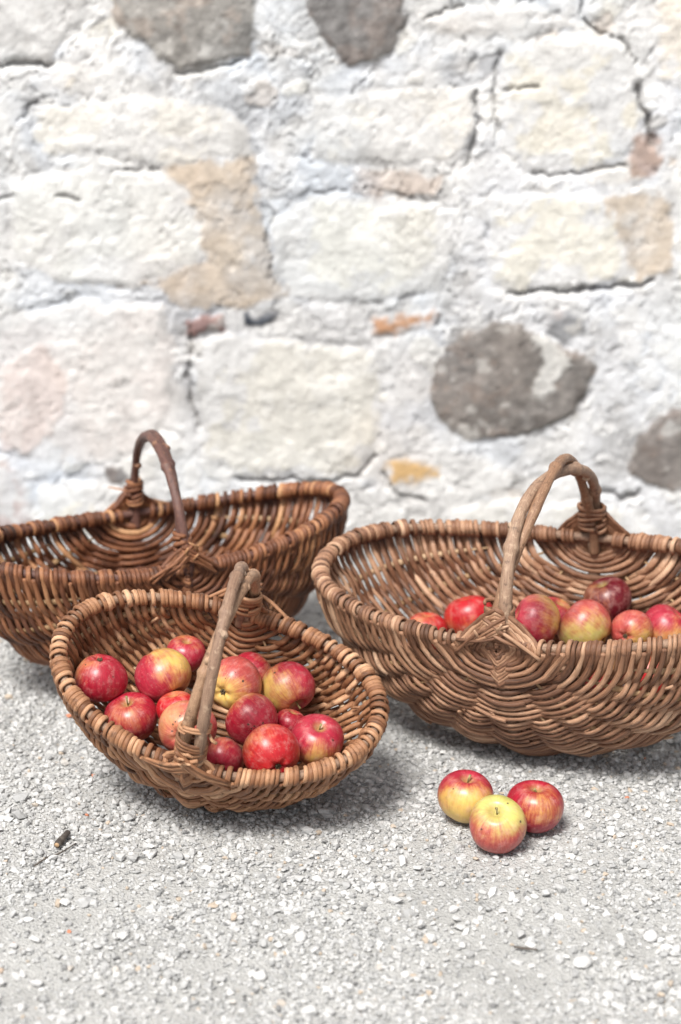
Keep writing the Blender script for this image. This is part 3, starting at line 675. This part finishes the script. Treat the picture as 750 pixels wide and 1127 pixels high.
def apple_mat(seed, red, yel, yamt, ydir, spots, R):
    r = random.Random(seed); t = NT('apple skin')
    tc = t.n('ShaderNodeTexCoord').outputs['Object']; p = t.vmath('SCALE', tc); p.node.inputs['Scale'].default_value = 1/R
    sp = t.n('ShaderNodeSeparateXYZ'); t.l(p, sp.inputs[0])
    rho = t.math('SQRT', t.math('ADD', t.math('MULTIPLY', sp.outputs[0], sp.outputs[0]), t.math('MULTIPLY', sp.outputs[1], sp.outputs[1])))
    rho = t.math('MAXIMUM', rho, .02)
    cb = t.n('ShaderNodeCombineXYZ')
    t.put(t.math('DIVIDE', sp.outputs[0], rho), cb.inputs[0]); t.put(t.math('DIVIDE', sp.outputs[1], rho), cb.inputs[1]); t.put(t.math('MULTIPLY', sp.outputs[2], .16), cb.inputs[2])
    offs = t.vmath('ADD', cb.outputs[0], (seed*1.3, seed*.7, 0))
    streak = t.noise(offs, 13, 6, .7)
    blot = t.noise(t.vmath('ADD', p, (seed*.9, 3, seed*.4)), 1.7, 4, .55)
    d = Vector(ydir).normalized()
    dot = t.vmath('DOT_PRODUCT', t.vmath('NORMALIZE', p), tuple(d), out=1)
    f = t.math('ADD', t.math('MULTIPLY', dot, .50), yamt-.50)
    f = t.math('ADD', f, t.math('MULTIPLY', t.math('SUBTRACT', streak, .5), .62)); f = t.math('ADD', f, t.math('MULTIPLY', t.math('SUBTRACT', blot, .5), .9))
    yf = t.sstep(f, -.16, .50)
    deep = t.mix(t.sstep(streak, .38, .66), tuple(x*y for x, y in zip(red, (.72, .6, .65))), red)
    deep = t.mix(t.math('MULTIPLY', t.sstep(blot, .45, .75), .5), deep, tuple(min(1, x*y) for x, y in zip(red, (1.25, 2.4, 1.7))))
    yc = t.mix(t.sstep(t.noise(offs, 26, 4, .7), .42, .72), yel, tuple(.62*a+.38*b for a, b in zip(yel, (.62, .16, .07))))
    yc = t.mix(t.sstep(t.noise(p, 2.2, 3), .4, .7), yc, tuple(x*.80 for x in yel))
    c = t.mix(yf, deep, yc)
    # greenish yellow in the stem hollow
    hol = t.math('MULTIPLY', t.sstep(rho, .34, .10), t.math('GREATER_THAN', sp.outputs[2], 0)); c = t.mix(t.math('MULTIPLY', hol, .55), c, (.36, .30, .09))
    # pale breathing pores
    v = t.n('ShaderNodeTexVoronoi'); t.l(p, v.inputs['Vector']); v.inputs['Scale'].default_value = 9.5; v.inputs['Randomness'].default_value = 1
    dots = t.math('MULTIPLY', t.sstep(v.outputs['Distance'], .14, .07), .55); c = t.mix(dots, c, (.66, .44, .28))
    bl = t.noise(p, 3.2, 4, .7); c = t.mix(t.math('MULTIPLY', t.sstep(bl, .45, .8), .34), c, (.72, .45, .40))
    rs = t.math('MULTIPLY', t.sstep(t.noise(t.vmath('ADD', p, (seed, 0, 5)), 2.6, 5, .7), .64, .72), .55); c = t.mix(rs, c, (.30, .17, .075))
    if spots:
        acc = None
        for s_ in spots:
            q = Vector(s_[:3]).normalized(); dd = t.vmath('DISTANCE', t.vmath('NORMALIZE', p), tuple(q), out=1)
            dd = t.math('ADD', dd, t.math('MULTIPLY', t.math('SUBTRACT', t.noise(p, 14, 2), .5), .05))
            m = t.sstep(dd, s_[3], s_[3]*.6); acc = m if acc is None else t.math('MAXIMUM', acc, m)
        c = t.mix(t.math('MULTIPLY', acc, .9), c, (.045, .035, .022))
    t.l(c, t.b.inputs['Base Color'])
    t.l(t.math('ADD', t.math('MULTIPLY', bl, .25), .25), t.b.inputs['Roughness'])
    t.b.inputs['Specular IOR Level'].default_value = .5; t.b.inputs['Coat Weight'].default_value = .12; t.b.inputs['Coat Roughness'].default_value = .3
    t.b.inputs['Subsurface Weight'].default_value = .06; t.b.inputs['Subsurface Radius'].default_value = (.012, .005, .003); t.b.inputs['Subsurface Scale'].default_value = .3
    t.bump(t.math('ADD', t.noise(p, 2.5, 3), t.math('MULTIPLY', dots, .08)), .12, .006)
    return t.m
stem_t = NT('apple stem'); stem_t.l(stem_t.ramp(stem_t.noise(stem_t.n('ShaderNodeTexCoord').outputs['Object'], 300, 2), [(.3, (.14, .10, .04)), (.7, (.34, .30, .12))]), stem_t.b.inputs['Base Color']); stem_t.b.inputs['Roughness'].default_value = .7
cal_t = NT('apple calyx'); cal_t.b.inputs['Base Color'].default_value = (.07, .05, .025, 1); cal_t.b.inputs['Roughness'].default_value = .9

REDS = {'red': (.40, .014, .034), 'dark': (.14, .007, .015), 'bright': (.50, .013, .020), 'pink': (.49, .085, .070), 'rose': (.44, .026, .052)}
YELS = {'yel': (.70, .50, .13), 'grn': (.58, .56, .16), 'org': (.62, .30, .13)}
def make_apple(pos, R, axis, red, yel, yamt, ydir_cam, label, group, stem=1.0, spots=(), seed=1):
    """axis, ydir_cam, spots are given along right / up / towards the viewer and turned into world directions here"""
    W_ = lambda v: v[0]*CX+v[1]*CU-v[2]*CF
    ax = Vector(W_(axis)).normalized(); q = Vector((0, 0, 1)).rotation_difference(ax); Mi = q.to_matrix().inverted()
    root = empty('apple', tuple(pos)); root.rotation_mode = 'QUATERNION'; root.rotation_quaternion = q
    tag(root, label, 'apple', group)
    V, F, tr = apple_mesh(R, seed, .87+.05*random.Random(seed+50).random())
    yd = Mi @ Vector(W_(ydir_cam)); sps = [tuple(Mi @ Vector(W_(s[:3])))+(s[3],) for s in spots]
    m = apple_mat(seed, REDS[red], YELS[yel], yamt, yd, sps, R)
    mesh_obj('flesh', V, F, m, root, tris=tr)
    r = random.Random(seed+9)
    if stem:
        T = Tubes(); b = r.uniform(-.2, .2); ln = R*.42*stem
        T.add(np.array([(0, 0, R*.52), (b*R*.1, 0, R*.52+ln*.5), (b*R*.5, b*R*.3, R*.55+ln)]), None, np.array([.0011, .0010, .0017])*R/.036, None, .5, 7)
        T.build('stem', stem_t.m, root)
    T = Tubes()
    for k in range(5):
        a = k*2*math.pi/5+.3; d = np.array([math.cos(a), math.sin(a), 0])
        T.add(np.array([(0, 0, -R*.66), tuple(d*R*.07+[0, 0, -R*.73]), tuple(d*R*.10+[0, 0, -R*.80])]), None, np.array([.0022, .0018, .0005]), None, .5, 5)
    T.build('calyx', cal_t.m, root)
    return root

PLACED = []      # centre, radius
def settle(h, px, py, rpx, taken, clear=.005):
    far = rpx < 0; rpx = abs(rpx)
    ph, v = np.meshgrid(np.linspace(0, np.pi, 50), np.sin(np.linspace(-np.pi/2, np.pi/2, 50)))
    pts = h.world(h.P(ph, v).reshape(-1, 3)); rimp = ((ph < .14) | (ph > np.pi-.14)).reshape(-1); d = ray(px, py); best = None; inside_seen = False
    for t in np.arange(1.7, 3.1, .0015):
        p = CC+d*t; R = rpx*t/FPX
        loc = (p-h.off)@h.M
        ins = (abs((loc[0]-h.skew*loc[1])/h.L)**h.q+abs(loc[1]/h.W)**h.q+abs(min(loc[2]-h.rise*(loc[0]/h.L)**2, 0)/h.D)**h.q) < 1 and loc[2] < .05 and loc[1] > -h.W*max(1-abs(loc[0]/h.L)**h.q, 0)**(1/h.q)+.95*R-.004
        ok = ins and np.min(np.linalg.norm(pts-p, axis=1)+np.where(rimp, .008, 0)) > R+clear and all(np.linalg.norm(p-c) > (R+r_)*.945 for c, r_ in taken)
        if ok and far:                                      # it must stay behind whatever overlaps it in the picture
            ok = all(np.linalg.norm((c-CC)/((c-CC)@CF)-d)*FPX > rpx+r_*FPX/((c-CC)@CF) or (c-CC)@CF < t for c, r_ in taken)
        if ok: best = (p, R); inside_seen = True
        elif inside_seen and not far: break
    return best
# x, y, r in the photograph; axis and yellow side as right/up/towards; colours; stem length; spots; label
S_ = 'apples heaped in the small tilted basket'; B_ = 'apples lying in the large right basket'
SMALL = [
 (205,720,22,(.1,.8,.4),'rose','yel',.10,(0,1,.3),0,(),'half hidden red apple farthest back in the small basket'),
 (111,746,29,(.0,-.9,-.3),'red','org',.16,(-.8,.5,.2),0,((.05,.85,.45,.09),(-.5,.55,.6,.05),(.6,.1,.8,.04)),'dark red apple at the left end of the small basket, blossom end up'),
 (277,742,25,(.7,.6,-.3),'red','org',.25,(1,.3,0),0,(),'sliver of red apple between the downward stem apple and the orange red one'),
 (317,756,29.5,(.45,-.75,.45),'rose','yel',.34,(-.7,-.2,.5),1.1,((-.45,.55,.6,.05),),'pink and yellow apple with downward stem, rightmost in the small basket back row'),
 (258,753,30,(.5,.3,-.8),'pink','yel',.44,(-.3,-.7,.4),0,((.4,.2,.9,.06),(.1,.5,.8,.03),(-.3,.3,.9,.03)),'orange red apple with yellow underside, touching the handle of the small basket'),
 (179,743,32,(.5,-.75,.35),'rose','yel',.42,(.75,.65,.1),0,(),'apple half yellow and half crimson, left of the handle in the small basket'),
 (319,797,18,(.3,.8,.2),'red','org',.1,(0,1,0),0,(),'small red apple in the gap behind the stem up apple and the spotted one'),
 (278,793,29.5,(-.6,.6,-.3),'red','yel',.12,(-.5,.9,.1),0,((-.12,-.05,1,.055),(.12,-.12,1,.05),(.0,-.22,1,.045),(.45,.0,.9,.055)),'red apple with a row of black spots in the middle right of the small basket'),
 (145,790,30,(-.15,.8,.55),'red','org',.12,(0,.3,1),1.1,(),'crimson apple with an upright stem in the front left of the small basket'),
 (129,774,-24,(.3,.6,.4),'red','org',.1,(0,1,0),0,(),'red apple low down between the two left apples of the small basket, nearly covered'),
 (195,781,22,(-.2,.9,.2),'bright','org',.12,(0,1,0),0,(),'bright red apple squeezed below the half yellow apple, beside the handle'),
 (206,802,32,(.2,.2,-1),'pink','org',.28,(-.7,.6,.3),0,((-.45,.25,.85,.045),(-.5,.0,.85,.05),(-.3,-.1,.95,.045),(-.35,.35,.85,.04),(.7,.1,.7,.055),(-.2,.55,.8,.04)),'pale pink apple dotted with black spots, under the foot of the handle'),
 (349,815,30,(.15,.72,.66),'rose','yel',.16,(.2,-.7,.6),.8,((.6,.1,.8,.05),),'red apple with its stem hollow up at the front right of the small basket'),
 (245,836,24,(.2,.3,-.8),'rose','org',.14,(0,1,0),0,(),'red apple just right of the handle foot, sunk behind the front rim'),
 (299,828,32,(-.3,.5,-.7),'bright','org',.16,(-.7,.7,.2),0,(),'large plain red apple resting behind the front rim of the small basket'),
]
BIG = [
 (669,661,26.5,(-.3,.8,.3),'dark','org',.10,(-.6,.3,.5),.0,(),'darkest maroon apple, farthest back in the large basket'),
 (733,692,27,(.6,.7,.2),'rose','yel',.22,(.2,-.5,.6),0,(),'pink red apple farthest right in the large basket'),
 (695,694,23,(.5,.3,-.8),'pink','yel',.30,(.4,-.6,.5),0,(),'small dusky pink apple between the green bottomed apple and the farthest right one'),
 (644,690,31,(-.75,.55,-.2),'pink','grn',.58,(.2,-.9,.3),0,(),'yellow green apple with a pink blush and its blossom end to the right'),
 (590,684,29.5,(-.8,.3,.1),'rose','yel',.28,(.9,.4,.2),0,(),'orange pink apple immediately right of the twisted handle'),
 (610,678,-22,(.2,.5,.2),'rose','yel',.2,(1,.4,0),0,(),'apple peeping out behind the orange pink apple by the handle of the large basket'),
 (517,680,27.5,(-.2,.8,.1),'bright','org',.12,(-.5,-.6,.5),0,(),'glossy scarlet apple left of the twisted handle'),
 (470,695,23,(0,.9,.2),'bright','org',.15,(-.3,.5,.5),0,(),'leftmost red apple of the large basket, only its top above the rim'),
 (560,708,27,(0,.9,.2),'red','org',.15,(.3,.5,.5),0,(),'red apple glimpsed through the weave below the handle foot of the large basket'),
 (664,738,27,(0,.9,.2),'red','yel',.2,(.3,.5,.5),0,(),'red apple in the large basket glimpsed through the weave under the yellow green one'),
 (716,740,27,(0,.9,.2),'bright','org',.15,(.3,.5,.5),0,(),'red apple in the large basket seen only through the weave near the right edge'),
]
seed = 20
for lst, h, g in ((SMALL, small, S_), (BIG, big, B_)):
    taken = []
    for (px, py, rp, ax, rd, yl, ya, yd, stm, sps, lab) in lst:
        seed += 1; b = settle(h, px, py, rp, taken)
        if b is None: print('NO PLACE', px, py); continue
        p, R = b; taken.append((p, R)); print('apple', px, py, 'R', round(R, 4), 'z', round(p[2], 3))
        make_apple(p, R, ax, rd, yl, ya, yd, lab, g, stm, sps, seed)
G_ = 'apples lying loose on the gravel'
for (px, py, rp, ax, rd, yl, ya, yd, stm, sps, lab) in [
 (513,877,31.5,(.05,.86,.42),'rose','yel',.50,(-.1,-.6,.7),.8,((-.5,.4,.8,.035),),'yellow apple with a pink flush, left of the three loose ones on the gravel'),
 (589,888,31.5,(.05,.86,.40),'red','yel',.10,(.2,.3,.9),.5,((.75,-.35,.5,.05),),'deep red apple, right of the three loose ones on the gravel'),
 (548,908,32,(-.1,.70,.68),'pink','grn',.50,(.15,1,.25),.9,((-.62,-.02,.8,.045),(.72,.22,.65,.055),(-.12,.86,.5,.05),(.33,.84,.4,.045)),'yellow topped apple with black specks, frontmost on the gravel')]:
    seed += 1; R = .0345
    for _ in range(4):
        p = on_ground(px, py, R*.93+.001); R = rp*float((p-CC)@CF)/FPX
    make_apple(p, R, ax, rd, yl, ya, yd, lab, G_, stm, sps, seed)

# ------------------------------------------------------------------ twigs and bits lying on the gravel
tw = NT('dark twig bark'); tw.l(tw.ramp(tw.noise(tw.n('ShaderNodeTexCoord').outputs['Object'], 120, 3), [(.35, (.05, .04, .035)), (.7, (.14, .12, .10))]), tw.b.inputs['Base Color']); tw.b.inputs['Roughness'].default_value = .85
def ground_rod(name, p, rad, label, cat, cut=False):
    P_ = np.array([on_ground(*q, z=.004+rad[0]) for q in p]); o_ = P_[0].copy(); o_[2] = 0
    root = empty(name, tuple(o_)); tag(root, label, cat)
    c_ = catmull(P_-o_, 6); rr = np.interp(np.linspace(0, 1, len(c_)), np.linspace(0, 1, len(rad)), rad)
    T = Tubes(); T.add(c_, None, rr, None, .5, 9, lump=.06); T.build('bark', tw.m, root)
    if cut:
        T = Tubes(); d = (c_[0]-c_[1]); d /= np.linalg.norm(d); T.add(np.array([c_[0], c_[0]+d*.0008]), None, rr[0]*.8, None, .9, 10); T.build('cut_end', WM['split'], root)
ground_rod('twig', ((63,930),(68,924),(75,916)), (.0038, .0042, .0034), 'short thick dark twig with a pale cut end lying on the gravel', 'twig', True)
ground_rod('twig', ((38,953),(52,944),(66,939),(84,928)), (.0009, .0012, .0008), 'thin curved dark twig lying just below the thick twig', 'twig')
ground_rod('twig', ((566,1042),(580,1044),(592,1045)), (.0010, .0014, .0008), 'thin brown twig beside a pale pebble near the bottom right', 'twig')
def stone(px, py, rx, ry, rz, tint, label, seed):
    r_ = np.random.default_rng(seed); bm_v = ICO_V.copy(); F = ICO_F
    for _ in range(2):                                                # refine the solid and roughen it
        mid = {}; V = list(bm_v); F2 = []
        def m(a, b):
            k = (min(a, b), max(a, b))
            if k not in mid: q = (V[a]+V[b])/2; mid[k] = len(V); V.append(q/np.linalg.norm(q))
            return mid[k]
        for a, b, c in F:
            x, y, z = m(a, b), m(b, c), m(c, a); F2 += [(a, x, z), (b, y, x), (c, z, y), (x, y, z)]
        bm_v = np.array(V); F = np.array(F2)
    for _ in range(7):                                                # knock flat facets off it
        d = r_.normal(size=3); d /= np.linalg.norm(d); k = bm_v@d; lim = r_.uniform(.62, .85); bm_v = bm_v-np.outer(np.maximum(k-lim, 0), d)
    V = bm_v*(1+r_.normal(0, .012, (len(bm_v), 1)))*np.array([rx, ry, rz]); a = r_.uniform(0, 6); c, s = math.cos(a), math.sin(a)
    V = np.stack([V[:, 0]*c-V[:, 1]*s, V[:, 0]*s+V[:, 1]*c, V[:, 2]], -1)
    g = on_ground(px, py, rz*.7); o = mesh_obj('pebble', V, None, GM, None, np.tile([0, .2, tint], (len(V), 1)), False, F); o.location = tuple(g)
    tag(o, label, 'pebble', 'larger pebbles among the gravel')
for i, a in enumerate([
 (640,882,.008,.006,.0035,.05,'dark angular pebble to the right of the deep red loose apple'),
 (443,948,.010,.006,.006,.85,'pale blocky pebble left of and below the loose apples'),
 (93,993,.011,.008,.006,.55,'grey rounded pebble below the thin twig on the left'),
 (331,1031,.010,.007,.005,.9,'white flattish pebble low in the middle of the foreground'),
 (287,1074,.008,.007,.006,.95,'white round pebble near the bottom edge, left of the middle'),
 (641,1058,.011,.010,.007,.8,'pale rounded pebble beside the thin brown twig at the bottom right'),
 (340,1113,.009,.009,.006,.95,'white pebble touching the bottom edge left of the middle'),
 (247,986,.009,.006,.003,.45,'flat bluish grey pebble in front of the small basket'),
 (196,942,.009,.006,.005,.35,'small grey pebble in the shade ahead of the small basket'),
 (716,1030,.010,.008,.006,.85,'pale pebble close to the right edge of the foreground')]):
    stone(*a, seed=100+i)
